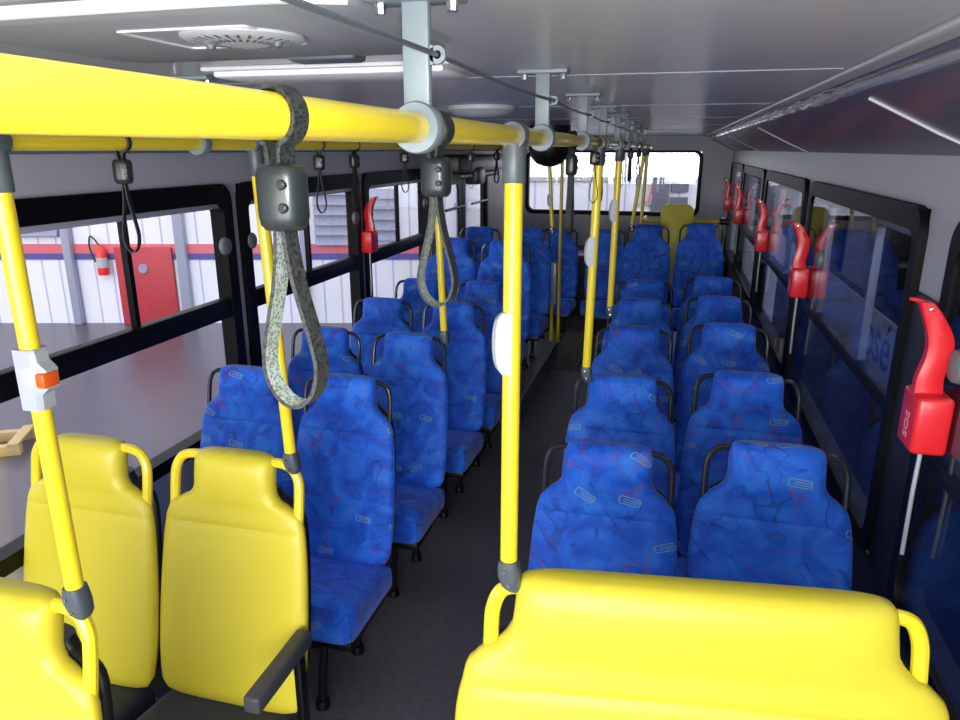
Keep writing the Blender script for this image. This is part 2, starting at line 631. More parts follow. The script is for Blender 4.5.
num = 1
for k, (a, b) in enumerate(LW):
    side_window(num, a, b, XL, 1, ZWBL, 1.182, 'glass', mull=((2.14 if k == 1 else (a + b) / 2),), latches=(b - 0.06, a + 0.06) if k else (), bar_h=0.042)
    num += 1
for k, (a, b) in enumerate(RW):
    side_window(num, a, b, XR, -1, ZWBR, 1.16, 'glass_dark', mull=(b - 0.40, (a + b) / 2 - 0.34), latches=(b - 0.40 if k else b - 0.15,))
    num += 1
pl = lambda a, b, t: Vector((a, YB - t, b))
bm = NB()
ring_frame(bm, round_rect(RWX0 - 0.02, RWX1 + 0.02, RWZ0 - 0.02, RWZ1 + 0.015, 0.09), round_rect(RWX0 + 0.022, RWX1 - 0.022, RWZ0 + 0.03, RWZ1 - 0.012, 0.07), -0.05, 0.02, pl)
w = struct(link_mesh('window_%d' % num, bm, 'rubber', smooth=30))
bm = NB()
add_box(bm, RWX0, RWX1, YB + 0.02, YB + 0.026, RWZ0, RWZ1)
link_mesh('pane', bm, 'glass', w, smooth=0)

# rear left folding door: header, two framed glass leaves
bm = NB()
pl = lambda a, b, t: Vector((XL + t, a, b))
ring_frame(bm, round_rect(5.58, 7.32, 0.0, 1.70, 0.03), round_rect(5.64, 7.26, 0.03, 1.62, 0.03), -0.05, 0.015, pl)
d = struct(link_mesh('door_1', bm, 'rubber', smooth=30))
for a, b in ((5.65, 6.43), (6.46, 7.25)):
    bm = NB()
    ring_frame(bm, round_rect(a, b, 0.03, 1.62, 0.05), round_rect(a + 0.09, b - 0.09, 0.95, 1.55, 0.06), -0.03, -0.01, pl)
    ring_frame(bm, round_rect(a + 0.01, b - 0.01, 0.05, 0.96, 0.05), round_rect(a + 0.09, b - 0.09, 0.15, 0.88, 0.06), -0.029, -0.009, pl)
    lf = link_mesh('door_leaf', bm, 'rubber', d, smooth=30)
    bm = NB()
    add_box(bm, XL - 0.022, XL - 0.018, a + 0.06, b - 0.06, 0.12, 1.58)
    link_mesh('pane', bm, 'glass', lf, smooth=0)
    bm = NB()
    add_tube(bm, [(XL + 0.05, a + 0.1, 1.36), (XL + 0.05, b - 0.1, 1.36)], 0.012, 8)
    link_mesh('push_bar', bm, 'black_metal', lf)
bm = NB()
add_box(bm, XL + 0.02, -1.62, 5.5, 7.4, 1.66, 1.80, 0.02)
add_tube(bm, [(-1.66, 5.6, 1.64), (-1.66, 6.9, 1.64)], 0.03, 10)
add_box(bm, -1.72, -1.60, 6.0, 6.25, 1.56, 1.70, 0.02)
o = link_mesh('door_mechanism', bm, 'black_plastic')
tag(o, 'black door operating mechanism box above the rear left folding door', 'door mechanism')
bm = NB()
add_box(bm, XL, XL + 0.03, 5.42, 5.55, 0.0, 1.83, 0.008)
struct(link_mesh('trim_3', bm, 'alu'))

# mouldings along the right cove: a wavy clear wiring duct and a slim bead
bm = NB()
pts, rad = [], []
for i in range(160):
    y = YF + 0.02 + (YB - YF - 0.04) * i / 159
    q = min(1.0, max(0.0, (y - 1.5) / 0.5))
    pts.append((0.345 + q * (0.003 * math.sin(i * 1.7) + random.uniform(-0.002, 0.002)), y, 1.968 + q * 0.003 * math.sin(i * 2.3)))
    rad.append(0.010 + q * 0.003 * random.random())
add_tube(bm, pts, rad, 10)
tag(link_mesh('wiring_duct', bm, 'duct'), 'clear wavy plastic wiring duct along the right ceiling edge', 'wiring duct')
bm = NB()
add_tube(bm, [(0.30, YF, 1.99), (0.30, YB, 1.99)], 0.006, 8)
add_box(bm, 0.30, 0.36, YF, YB, 1.985, 1.996)
struct(link_mesh('trim_4', bm, 'ceil'))
bm = NB()
for y in (1.72, 3.9, 6.1, 8.0):
    add_tube(bm, [(0.375, y, 1.951), (0.515, y, 1.881), (0.612, y, 1.838)], 0.0035, 8)
struct(link_mesh('trim_5', bm, 'strip'))


# ------------------------------------------------------------------ seats
HW = [(0.0, 0.086), (0.006, 0.107), (0.016, 0.1145), (0.035, 0.1175), (0.07, 0.1185), (0.095, 0.1195), (0.112, 0.1235), (0.128, 0.135),
      (0.144, 0.157), (0.158, 0.172), (0.175, 0.183), (0.2, 0.190), (0.25, 0.197), (0.35, 0.2035), (0.45, 0.207), (0.56, 0.2065), (0.64, 0.199), (0.665, 0.184), (0.672, 0.16)]


def backrest(bm, hw, H, rec, fw=1.0, thick=1.0, yoff=0.0, shrink=0.0, expo=3.6, concave=0.014, top=0.0, drop=0.02):
    ds = [0.0, 0.003, 0.007, 0.013, 0.021, 0.032, 0.048, 0.066, 0.084, 0.098, 0.108, 0.116, 0.123, 0.129, 0.134, 0.139, 0.1435, 0.148, 0.153,
          0.16, 0.17, 0.185, 0.2, 0.206, 0.212, 0.23, 0.26, 0.31, 0.37, 0.43, 0.49, 0.55, 0.60, 0.64, 0.655, 0.665, 0.672]
    N = 44
    loops = []
    for dd in ds:
        if dd < top:
            continue
        h = interp(hw, dd) - shrink
        t = interp([(0, 0.035), (0.004, 0.055), (0.012, 0.074), (0.03, 0.088), (0.07, 0.088), (0.11, 0.074), (0.15, 0.062), (0.2, 0.07), (0.4, 0.082), (0.6, 0.08), (0.65, 0.06), (0.672, 0.03)], dd) * thick
        z = H - (dd if dd < 0.2 else 0.2 + (dd - 0.2) * (1 + drop / 0.472))
        yc = -rec * (dd / 0.66) ** 1.1 + 0.045 + yoff
        seam = 0.004 * math.exp(-((dd - 0.206) / 0.004) ** 2)
        lp = []
        for i in range(N):
            a = 2 * PI * i / N
            c, s = math.cos(a), math.sin(a)
            x = h * math.copysign(abs(c) ** (2 / expo), c)
            y = t / 2 * math.copysign(abs(s) ** (2 / 2.6), s)
            if s < 0:
                u = abs(x) / max(h, 1e-4)
                k = interp([(0.1, 0.0), (0.2, 1.0), (0.6, 1.0), (0.67, 0.2)], dd)
                y += concave * k * (1 - u ** 2) + seam * (1 - u ** 6)
            lp.append(Vector((x, yc + y, z)))
        loops.append(lp)
    loft(bm, loops)
    return bm


def cushion(bm, w, y0, y1, z0, z1f, z1b):
    N = 14
    loops = []
    for k in range(N + 1):
        t = k / N
        y = y0 + (y1 - y0) * t
        top = z1f + (z1b - z1f) * t
        if k == 0:
            top -= 0.018
        if k == 1:
            top -= 0.003
        inset = 0.012 if k == 0 else 0.003 if k == 1 else 0.0
        zb = z0 + (0.01 if k == 0 else 0)
        lp = []
        for i in range(24):
            a = 2 * PI * i / 24
            c, s = math.cos(a), math.sin(a)
            x = (w / 2 - inset) * math.copysign(abs(c) ** (2 / 7), c)
            z = (zb + top) / 2 + (top - zb) / 2 * math.copysign(abs(s) ** (2 / 6), s)
            lp.append(Vector((x, y, z)))
        loops.append(lp)
    loft(bm, loops)


def make_seat(name, cloth, cush, hm, hr, hw, H=1.04, rec=0.14, xs=(0.115, 0.172), wide=0.405, expo=3.6, armrest=False, lo=0.0, legs=(-0.085, 0.085), leg_h=0.0, concave=0.014, drop=0.02, hz=0.0):
    """a seat facing -Y; origin on the floor under its head roll"""
    r = empty(name)
    bm = NB()
    backrest(bm, hw, H, rec, expo=expo, concave=concave, drop=drop)
    link_mesh('backrest', bm, cloth, r, smooth=50)
    bm = NB()
    backrest(bm, hw, H, rec, thick=0.8, yoff=0.045, shrink=0.014, top=0.1, concave=0, expo=expo, drop=drop)
    link_mesh('back_shell', bm, 'black_plastic', r, smooth=50)
    bm = NB()
    cushion(bm, wide, -0.44, -0.085, 0.235 - (drop - 0.02), 0.402 - (drop - 0.02), 0.342 - (drop - 0.02))
    link_mesh('seat_cushion', bm, cush, r, smooth=50)
    for s in (-1, 1):
        bm = NB()
        a, b = xs
        H0, H = H, H - hz
        y = lambda z: -rec * ((H - z) / 0.66) ** 1.1 + 0.05
        d = b - a
        pts = smooth_path([(s * (a - 0.02), y(H - 0.022), H - 0.022), (s * (a + 0.25 * d), y(H - 0.023), H - 0.023), (s * (a + 0.68 * d), y(H - 0.034), H - 0.034), (s * (a + 0.94 * d), y(H - 0.064), H - 0.064),
                           (s * b, y(H - 0.105), H - 0.105), (s * b, y(H - 0.20), H - 0.20)], 5)
        H = H0
        add_tube(bm, pts, hr, 10)
        link_mesh('grab_handle', bm, hm, r)
    bm = NB()
    add_box(bm, -wide / 2 + 0.02, wide / 2 - 0.02, -0.42, -0.02, 0.205 - (drop - 0.02), 0.242 - (drop - 0.02), 0.006)
    link_mesh('seat_frame', bm, 'black_metal', r)
    for lx in legs:
        for ly in (-0.46, -0.17):
            bm = NB()
            add_tube(bm, [(lx, ly + 0.04, 0.22), (lx, ly + 0.01, 0.10), (lx, ly, 0.03 - leg_h)], 0.014, 10)
            add_rev(bm, [(0.001, 0.03), (0.022, 0.03), (0.026, 0.012), (0.026, 0.001)], 'Z', 14, (lx, ly, -leg_h))
            link_mesh('leg', bm, 'black_metal', r)
    if armrest:
        bm = NB()
        add_box(bm, wide / 2 + 0.004, wide / 2 + 0.046, -0.345, -0.075, 0.545, 0.592, 0.008, 3)
        link_mesh('armrest', bm, 'arm_grey', r)
        bm = NB()
        add_box(bm, wide / 2 + 0.004, wide / 2 + 0.026, -0.115, -0.08, 0.1, 0.57, 0.006)
        link_mesh('armrest_post', bm, 'black_metal', r)
    return r


def set_at(o, x, y, z, label, group, sz=1.0, rz=0.0):
    o.location = (x, y, z)
    o.scale = (1, 1, sz)
    o.rotation_euler = (0, 0, rz)
    tag(o, label, 'bus seat', group)


blue = make_seat('bus_seat', 'blue', 'blue', 'handle_black', 0.0085, HW)
first = [True]


def blue_seat(x, y, z, label, group, sz=1.0):
    if first[0]:
        o = blue
        first[0] = False
    else:
        o = copy_tree(blue)
    set_at(o, x, y, z, label, group, sz)
    return o


ORD = ['', 'second', 'third', 'fourth', 'fifth']
GR = 'blue seats in the right block'
GL = 'blue seats in the left block'
RYa = [1.89, 2.56, 3.35, 4.03, 4.65]
RYb = [1.945, 2.63, 3.42, 4.09, 4.73]
for i in range(5):
    la = 'blue patterned seat, aisle side, straight behind the wide yellow seat' if i == 0 else 'blue patterned seat, right block aisle side, %s back from the wide yellow seat' % ORD[i]
    lb = 'blue patterned window seat at right, just behind the wide yellow seat' if i == 0 else 'blue patterned seat by the right windows, %s back from the wide yellow seat' % ORD[i]
    o = blue_seat((-0.126, -0.130, -0.134, -0.137, -0.137)[i], RYa[i], 0, la, GR)
    o.scale.x = (1.05, 1.03, 1.01, 1.0, 1.0)[i]
    o = blue_seat((0.332, 0.315, 0.30, 0.290, 0.287)[i], RYb[i], 0.0, lb, GR, 1.022)
    o.scale.x = (1.08, 1.05, 1.02, 1.0, 1.0)[i]
blue_seat(-0.187, 6.42, 0.18, 'raised blue seat, right block aisle side, left of the yellow padded panel', GR)
blue_seat(0.25, 6.42, 0.18, 'raised blue seat by the right windows, right of the yellow padded panel', GR, 1.02)
LY = [2.29, 2.955, 3.67, 4.32]
for i in range(4):
    la = 'blue patterned aisle seat on the left, right behind the yellow seat with armrest' if i == 0 else 'blue patterned seat, left block aisle side, %s blue row back' % ORD[i]
    lb = 'blue patterned left window seat, right behind the yellow pair' if i == 0 else 'blue patterned seat by the left windows, %s blue row back' % ORD[i]
    blue_seat(-1.13, LY[i], 0, la, GL)
    blue_seat(-1.55, LY[i], 0, lb, GL)
blue_seat(-1.13, 4.95, 0.185, 'nearer raised blue seat of the left block, aisle side', GL)
blue_seat(-1.55, 5.03, 0.185, 'nearer raised blue seat of the left block, window side', GL)
blue_seat(-1.13, 5.82, 0.185, 'farther raised blue seat of the left block, aisle side', GL)
blue_seat(-1.55, 5.82, 0.185, 'farther raised blue seat of the left block, window side', GL)
GB = 'rear bench seats'
blue_seat(-1.09, 7.3, 0.04, 'shadowed blue seat of the last row, left of the middle', GB)
blue_seat(-0.605, 7.3, 0.04, 'shadowed blue seat in the middle of the last row, facing the aisle', GB)

HWY = [(d_, w_ - 0.002 + (0.018 if d_ > 0.15 else 0.008 if d_ > 0.13 else 0)) for d_, w_ in HW]
ya = make_seat('bus_seat', 'yellow_vinyl', 'navy', 'yellow_paint', 0.0135, HWY, xs=(0.117, 0.186), wide=0.41, armrest=True, drop=0.05)
set_at(ya, -1.134, 1.565, -0.0, 'yellow vinyl aisle seat on the left with a dark armrest', 'yellow priority seats')
ya.scale.x = 1.06
yb = copy_tree(ya)
for ch in list(yb.children):
    if ch.name.startswith('armrest'):
        bpy.data.objects.remove(ch)
set_at(yb, -1.608, 1.545, -0.0, 'yellow vinyl left window seat beside the one with the armrest', 'yellow priority seats')
yb.scale.x = 1.06
yc = copy_tree(yb)
set_at(yc, -1.165, 0.86, 0.02, 'nearest yellow vinyl seat, cut off by the bottom left picture corner', 'yellow priority seats')
HWW = [(d_, interp([(0.05, 0.310), (0.10, 0.315), (0.128, 0.336), (0.15, 0.372), (0.175, 0.394), (0.25, 0.41), (0.45, 0.42), (0.6, 0.42), (0.672, 0.40)], d_) - (0.1185 - min(w_, 0.1185) if d_ < 0.05 else 0)) for d_, w_ in HW]
yw = make_seat('wide_bus_seat', 'yellow_vinyl', 'navy', 'yellow_paint', 0.0135, HWW, H=1.04, xs=(0.308, 0.352), wide=0.82, expo=9, hz=0.012, legs=(-0.25, 0.25), concave=0.010)
set_at(yw, 0.104, 1.12, 0.07, 'extra wide yellow vinyl seat in the right foreground', None, rz=math.radians(7))
yw.scale.x = 1.06

# yellow padded panel and bar by the rear window
r = empty('padded_panel', (0.045, 7.0, 0.18))
bm = NB()
loops = []
for t in (-0.03, -0.024, 0.024, 0.03):
    k = 0.012 if abs(t) > 0.025 else 0
    loops.append([Vector((a, t, b)) for a, b in round_rect(-0.15 + k, 0.15 - k, 0.42 + k, 1.18 - k, 0.075)])
loft(bm, loops)
link_mesh('pad', bm, 'yellow_vinyl', r, smooth=50)
for lx in (-0.1, 0.1):
    bm = NB()
    add_tube(bm, [(lx, 0.05, 0.0), (lx, 0.05, 0.9)], 0.016, 10)
    link_mesh('post', bm, 'black_metal', r)
tag(r, 'upright yellow padded panel with rounded top under the rear window', 'padded panel')
r = empty('grab_bar', (0, 7.25, 1.185))
bm = NB()
add_tube(bm, [(-0.27, 0, 0), (0.46, 0, 0)], 0.017, 12)
link_mesh('tube', bm, 'yellow_paint', r)
bm = NB()
add_tube(bm, [(0.44, 0, 0), (0.53, 0, 0)], 0.028, 12)
add_tube(bm, [(0.5, 0, 0), (0.5, 0.38, 0)], 0.016, 10)
link_mesh('end_joint', bm, 'black_plastic', r)
bm = NB()
add_tube(bm, [(-0.26, 0, 0), (-0.26, 0.38, 0)], 0.016, 10)
link_mesh('bracket', bm, 'black_plastic', r)
tag(r, 'horizontal yellow bar below the rear window, behind the yellow panel', 'grab bar')

# ------------------------------------------------------------------ overhead rails
MX, MZ, LXR, LZ = -0.255, 1.8705, -0.985, 1.862
RR = 0.0150


def rail(x, z, y1, label):
    bm = NB()
    add_tube(bm, [(x, YF, z), (x, y1 - 0.02, z), (x, y1, z)], RR, 28)
    o = link_mesh('overhead_rail', bm, 'yellow_paint')
    tag(o, label, 'handrail', 'overhead handrails')


rail(MX, MZ, 7.9, 'thick yellow overhead handrail running along the right side of the aisle')
rail(LXR, LZ, 6.4, 'yellow overhead handrail running along the left side of the aisle')


def bracket(x, z, y, label, eye=True):
    r = empty('ceiling_bracket', (x, y, z))
    top = ZC - z
    bm = NB()
    add_box(bm, -0.014, 0.014, -0.006, 0.006, RR + 0.004, top - 0.006, 0.003)
    link_mesh('drop_bar', bm, 'bracket_grey', r)
    bm = NB()
    add_box(bm, -0.048, 0.048, -0.02, 0.02, top - 0.009, top, 0.003)
    link_mesh('flange', bm, 'bracket_grey', r)
    for s in (-1, 1):
        bm = NB()
        add_rev(bm, [(0.0005, top - 0.018), (0.006, top - 0.018), (0.007, top - 0.009), (0.007, top - 0.007)], 'Z', 8, (s * 0.037, 0, 0))
        link_mesh('bolt', bm, 'chrome', r, smooth=20)
    bm = NB()
    add_rev(bm, [(RR + 0.0005, -0.012), (RR + 0.009, -0.012), (RR + 0.0105, -0.008), (RR + 0.0105, 0.008), (RR + 0.009, 0.012), (RR + 0.0005, 0.012)], 'Y', 28)
    link_mesh('ring_collar', bm, 'bracket_grey', r)
    if eye:
        bm = NB()
        add_rev(bm, [(0.004, -0.003), (0.0085, -0.003), (0.0085, 0.003), (0.004, 0.003), (0.004, -0.003)], 'Y', 16, (0.0215, 0, 0.068))
        add_box(bm, 0.012, 0.0175, -0.003, 0.003, 0.059, 0.077)
        link_mesh('cord_eyelet', bm, 'bracket_grey', r)
    tag(r, label, 'bracket', 'ceiling brackets of the right overhead handrail' if eye else 'ceiling brackets of the left overhead handrail')
    return r


BY = [0.722, 1.435, 2.06, 2.65, 3.3, 3.95, 4.7, 5.5]
for i, y in enumerate(BY):
    bracket(MX, MZ, y, 'large pale grey ceiling bracket nearest the camera, holding the right overhead rail' if i == 0 else 'pale grey ceiling bracket on the right overhead rail, %s from the front' % ['', 'second', 'third', 'fourth', 'fifth', 'sixth', 'seventh', 'eighth'][i])
for i, y in enumerate((1.385, 3.05, 4.7)):
    bracket(LXR, LZ, y, 'grey ceiling bracket on the left overhead rail, ' + ('nearest the camera' if i == 0 else 'second back' if i == 1 else 'farthest back'), False)
# stop cord threading the bracket eyelets
bm = NB()
cp = []
ys = [-1.4] + BY + [6.5]
for k, (a, b) in enumerate(zip(ys, ys[1:])):
    for q in range(5):
        t = q / 5
        cp.append((MX + 0.0215, a + (b - a) * t, MZ + 0.068 - 0.004 * math.sin(PI * t)))
cp.append((MX + 0.0215, 6.5, MZ + 0.068))
add_tube(bm, cp, 0.0026, 8)
tag(link_mesh('stop_cord', bm, 'joint_dark'), 'thin grey stop cord threaded through the ceiling brackets', 'cord')


# ------------------------------------------------------------------ grab poles
def pole(name, x, y, z0, zr, xr, label, button=None, joint='joint_grey', bh=0.42, seat_clamp=True, orange=False, r=0.0155, group='yellow grab poles', dy=0.0):
    """from z0 up to the overhead rail at (xr, zr)"""
    o = empty(name, (x, y, 0))
    dx = xr - x
    P = lambda z: Vector((dx * (z - z0) / (zr - z0), dy * (z - z0) / (zr - z0), z))
    bm = NB()
    add_tube(bm, [P(z0), P(z0 + 0.3), P(zr - 0.05)], r, 20)
    link_mesh('tube', bm, 'yellow_paint', o)
    bm = NB()
    add_tube(bm, [P(zr - 0.075), P(zr - 0.0735), P(zr - 0.03), P(zr - 0.008)], [0.0185, 0.0195, 0.0195, 0.0185], 20)
    add_rev(bm, [(RR + 0.0005, -0.017), (RR + 0.006, -0.017), (RR + 0.008, -0.013), (RR + 0.008, 0.013), (RR + 0.006, 0.017), (RR + 0.0005, 0.017)], 'Y', 28, (dx, dy, zr))
    link_mesh('rail_joint', bm, joint, o)
    if seat_clamp:
        bm = NB()
        loops = []
        for zz, wx, wy, ox in ((0.012, 0.017, 0.018, 0), (0.0, 0.0195, 0.0195, 0), (-0.018, 0.021, 0.020, 0.002 * seat_clamp), (-0.038, 0.018, 0.018, 0.006 * seat_clamp), (-0.048, 0.010, 0.013, 0.010 * seat_clamp)):
            loops.append([Vector((ox + wx * math.copysign(abs(math.cos(a)) ** 0.6, math.cos(a)), wy * math.copysign(abs(math.sin(a)) ** 0.6, math.sin(a)), z0 + zz)) for a in [2 * PI * i / 20 for i in range(20)]])
        loft(bm, loops)
        cl = link_mesh('seat_clamp', bm, 'joint_dark', o, smooth=45)
        for zz, ox in ((-0.004, -0.004), (-0.03, 0.004)):
            bm = NB()
            add_rev(bm, [(0.0005, -0.024), (0.0035, -0.0235), (0.0045, -0.021), (0.0045, -0.017)], 'Y', 10, (ox, 0, z0 + zz))
            link_mesh('screw', bm, 'chrome', cl)
    else:
        bm = NB()
        add_rev(bm, [(0.0005, z0 + 0.02), (0.02, z0 + 0.02), (0.03, z0 + 0.006), (0.03, z0)], 'Z', 20)
        link_mesh('base_flange', bm, 'joint_dark', o)
    if button is not None:
        zb, ang, zt = button, 0, 0.09
        bm = NB()
        if orange:   # box with a push button facing out to the side
            loops = []
            for zz, w in ((-0.052, 0.016), (-0.049, 0.019), (-0.025, 0.020), (-0.015, 0.032), (0.017, 0.035), (0.029, 0.021), (0.047, 0.019), (0.05, 0.016)):
                loops.append([Vector((x_, y_, zb + zz)) for x_, y_ in ((-0.0185, -0.019), (w * 0.6, -0.019), (w, -0.012), (w, 0.012), (w * 0.6, 0.019), (-0.0185, 0.019))])
            loft(bm, loops)
            b_ = link_mesh('stop_button', bm, 'white_plastic', o, smooth=30)
            bm = NB()
            add_box(bm, 0.020, 0.0385, -0.0225, 0.010, zb - 0.011, zb + 0.014, 0.004)
            link_mesh('push_button', bm, 'orange', b_)
        else:        # lens shaped box on the aisle side
            loops = []
            for k in range(13):
                t = -1 + 2 * k / 12
                w = 0.017 + 0.015 * (1 - t * t) ** 0.5 if abs(t) < 1 else 0.017
                zz = zb + t * 0.052
                o_ = P(zz)
                loops.append([Vector((x_ + o_.x, y_ + o_.y, zz)) for x_, y_ in ((0.004, -0.0185), (-w * 0.75, -0.0185), (-w, -0.011), (-w, 0.011), (-w * 0.75, 0.0185), (0.004, 0.0185))])
            loft(bm, loops)
            link_mesh('stop_button', bm, 'white_plastic', o, smooth=30)
    o['label'] = label
    o['category'] = 'grab pole'
    o['group'] = group
    return o


pole('grab_pole', -0.240, 1.112, 1.128, MZ, MX, 'bright yellow grab pole clamped to the wide yellow seat', 1.535, dy=0.07)
pole('grab_pole', -0.983, 0.888, 1.09, LZ, LXR, 'yellow grab pole at far left with an orange stop button', 1.493, orange=True)
pole('grab_pole', -0.955, 1.60, 1.05, LZ, LXR, 'yellow grab pole clamped to the yellow seat with the armrest', joint='joint_dark')
pole('grab_pole', -0.955, 2.98, 1.055, LZ, LXR, 'yellow grab pole on the second left blue row, seen through the hanging strap', joint='joint_dark')
pole('grab_pole', -0.268, 2.57, 1.06, MZ, MX, 'yellow grab pole clamped to the second right blue row from the front', 1.50, joint='joint_dark')
pole('grab_pole', -0.262, 3.49, 1.10, MZ, MX, 'yellow grab pole clamped to the third right blue row from the front', 1.57, joint='joint_dark')
pole('grab_pole', -0.33, 6.38, 1.215, MZ, MX, 'thin looking yellow grab pole clamped to the raised right blue seat', 1.6, joint='joint_dark')
pole('grab_pole', -0.30, 6.9, 0.18, MZ, MX, 'pale sunlit yellow pole before the rear window, beside the grab bar', None, joint='joint_dark', seat_clamp=False)
pole('grab_pole', -0.94, 5.87, 1.23, LZ, LXR, 'distant yellow grab pole clamped to the farther raised left aisle seat', 1.45, joint='joint_dark')
pole('grab_pole', -0.998, 6.78, 0.0, LZ, -1.01, 'distant yellow floor to ceiling pole before the last row', None, joint='joint_dark', seat_clamp=False)
bm = NB()
add_tube(bm, [(0, 0, 0), (0, 0, 0.5)], 0.016, 12)
r = empty('guard_post', (-1.01, 6.42, 0))
link_mesh('lower_tube', bm, 'yellow_paint', r)
bm = NB()
add_box(bm, -0.035, 0.035, -0.02, 0.02, 0.48, 0.86, 0.008)
link_mesh('upper_panel', bm, 'alu', r)
bm = NB()
add_rev(bm, [(0.001, 0.02), (0.024, 0.02), (0.034, 0.004), (0.034, 0)], 'Z', 16)
link_mesh('base_flange', bm, 'black_plastic', r)
tag(r, 'short yellow and grey guard post on the floor at the aisle end', 'guard post')


# ------------------------------------------------------------------ hanging straps
def make_strap(web, inner, sleeve, twist=0.0):
    """origin at the rail axis; band round the rail, grip sleeve, hanging loop"""
    r = empty('hanging_strap')
    bm = NB()
    w = 0.0155
    n = 26
    rb = RR + 0.0035
    pts = [(0.003, -0.003, -0.046), (-0.002, -0.003, -0.032)]
    for i in range(n + 1):
        a = math.radians(-108 - 324 * i / n)
        pts.append((rb * math.cos(a), 0, rb * math.sin(a)))
    pts += [(0.002, 0.003, -0.032), (-0.003, 0.003, -0.046)]
    add_ribbon(bm, pts, (0, 1, 0), w, 0.0032)
    link_mesh('rail_band', bm, web, r, smooth=60)
    bm = NB()
    loops = []
    for zz, k in ((-0.030, 0.72), (-0.033, 0.92), (-0.038, 1.0), (-0.064, 1.0), (-0.070, 0.93), (-0.0735, 0.75)):
        loops.append([Vector((0.0165 * k * math.copysign(abs(math.cos(a)) ** 0.75, math.cos(a)), 0.0140 * k * math.copysign(abs(math.sin(a)) ** 0.7, math.sin(a)), zz)) for a in [2 * PI * i / 28 for i in range(28)]])
    loft(bm, loops)
    sl = link_mesh('grip_sleeve', bm, sleeve, r, smooth=50)
    for zz in (-0.043, -0.058):
        bm = NB()
        add_rev(bm, [(0.0005, -0.0148), (0.0026, -0.0147), (0.0034, -0.0138), (0.0034, -0.010)], 'Y', 12, (0.0095, 0, zz))
        link_mesh('rivet', bm, sleeve, sl)
    bm = NB()
    half = [(0.0028, -0.070), (0.0045, -0.09), (0.009, -0.115), (0.017, -0.145), (0.0215, -0.168), (0.018, -0.186), (0.009, -0.197), (0.0, -0.2)]
    L_ = [(-x, 0, z) for x, z in half] + [(x, 0, z) for x, z in reversed(half[:-1])]
    path = smooth_path(L_, 4)
    add_ribbon(bm, path, (0, 1, 0), w, 0.003, mi_in=1, mi_out=0)
    lp = link_mesh('loop', bm, [web, inner], r, smooth=60)
    lp.rotation_euler = (0, 0, math.radians(twist))
    return r


def place_strap(o, x, y, z, rz, label, sz=1.0):
    o.location = (x, y, z)
    o.rotation_euler = (0, 0, rz)
    o.scale = (1, 1, sz)
    tag(o, label, 'hanging strap', 'hanging straps')


s1 = make_strap('web', 'web_pale', 'sleeve', 4)
place_strap(s1, MX, 0.444, MZ, math.radians(-9), 'nearest grey webbing strap hanging from the thick yellow rail')
s2 = copy_tree(s1)
place_strap(s2, MX, 0.775, MZ, math.radians(-10), 'grey webbing strap hanging beside the nearest ceiling bracket', 0.97)
s3 = make_strap('web_dark', 'web_dark', 'sleeve_dark')
fs = [True]


def dark_strap(x, y, z, rz, label, sz=1.0):
    o = s3 if fs[0] else copy_tree(s3)
    fs[0] = False
    place_strap(o, x, y, z, math.radians(rz), label, sz)
    for ch in o.children:
        if ch.name.startswith('loop'):
            ch.scale.x = 0.62


dark_strap(LXR, 1.15, LZ, 20, 'dark strap on the left rail, nearest the camera, over the red garage door')
dark_strap(LXR, 1.93, LZ, 15, 'dark strap on the left rail, second back, left of the window pillar', 0.95)
dark_strap(LXR, 2.17, LZ, 60, 'dark strap on the left rail, third back, at the window pillar', 0.95)
dark_strap(LXR, 2.62, LZ, 10, 'dark strap on the left rail, fourth back, left of the grey bracket strap', 0.85)
dark_strap(LXR, 3.55, LZ, 20, 'dark strap on the left rail, fifth back')
dark_strap(LXR, 4.1, LZ, 40, 'dark strap on the left rail, farthest back')
dark_strap(MX, 1.87, MZ, 80, 'dark strap seen edge on, right of the bright yellow clamped pole', 1.15)
dark_strap(MX, 2.42, MZ, 10, 'dark strap hanging open in front of the second right yellow pole', 0.95)
dark_strap(MX, 2.62, MZ, 75, 'dark strap just behind the second right yellow pole')
dark_strap(MX, 3.62, MZ, 10, 'dark strap hanging open left of the third right yellow pole')
dark_strap(MX, 4.35, MZ, 75, 'dark strap just beyond the third right yellow pole')
dark_strap(MX, 5.3, MZ, 30, 'farthest dark strap on the right rail, before the rear window')


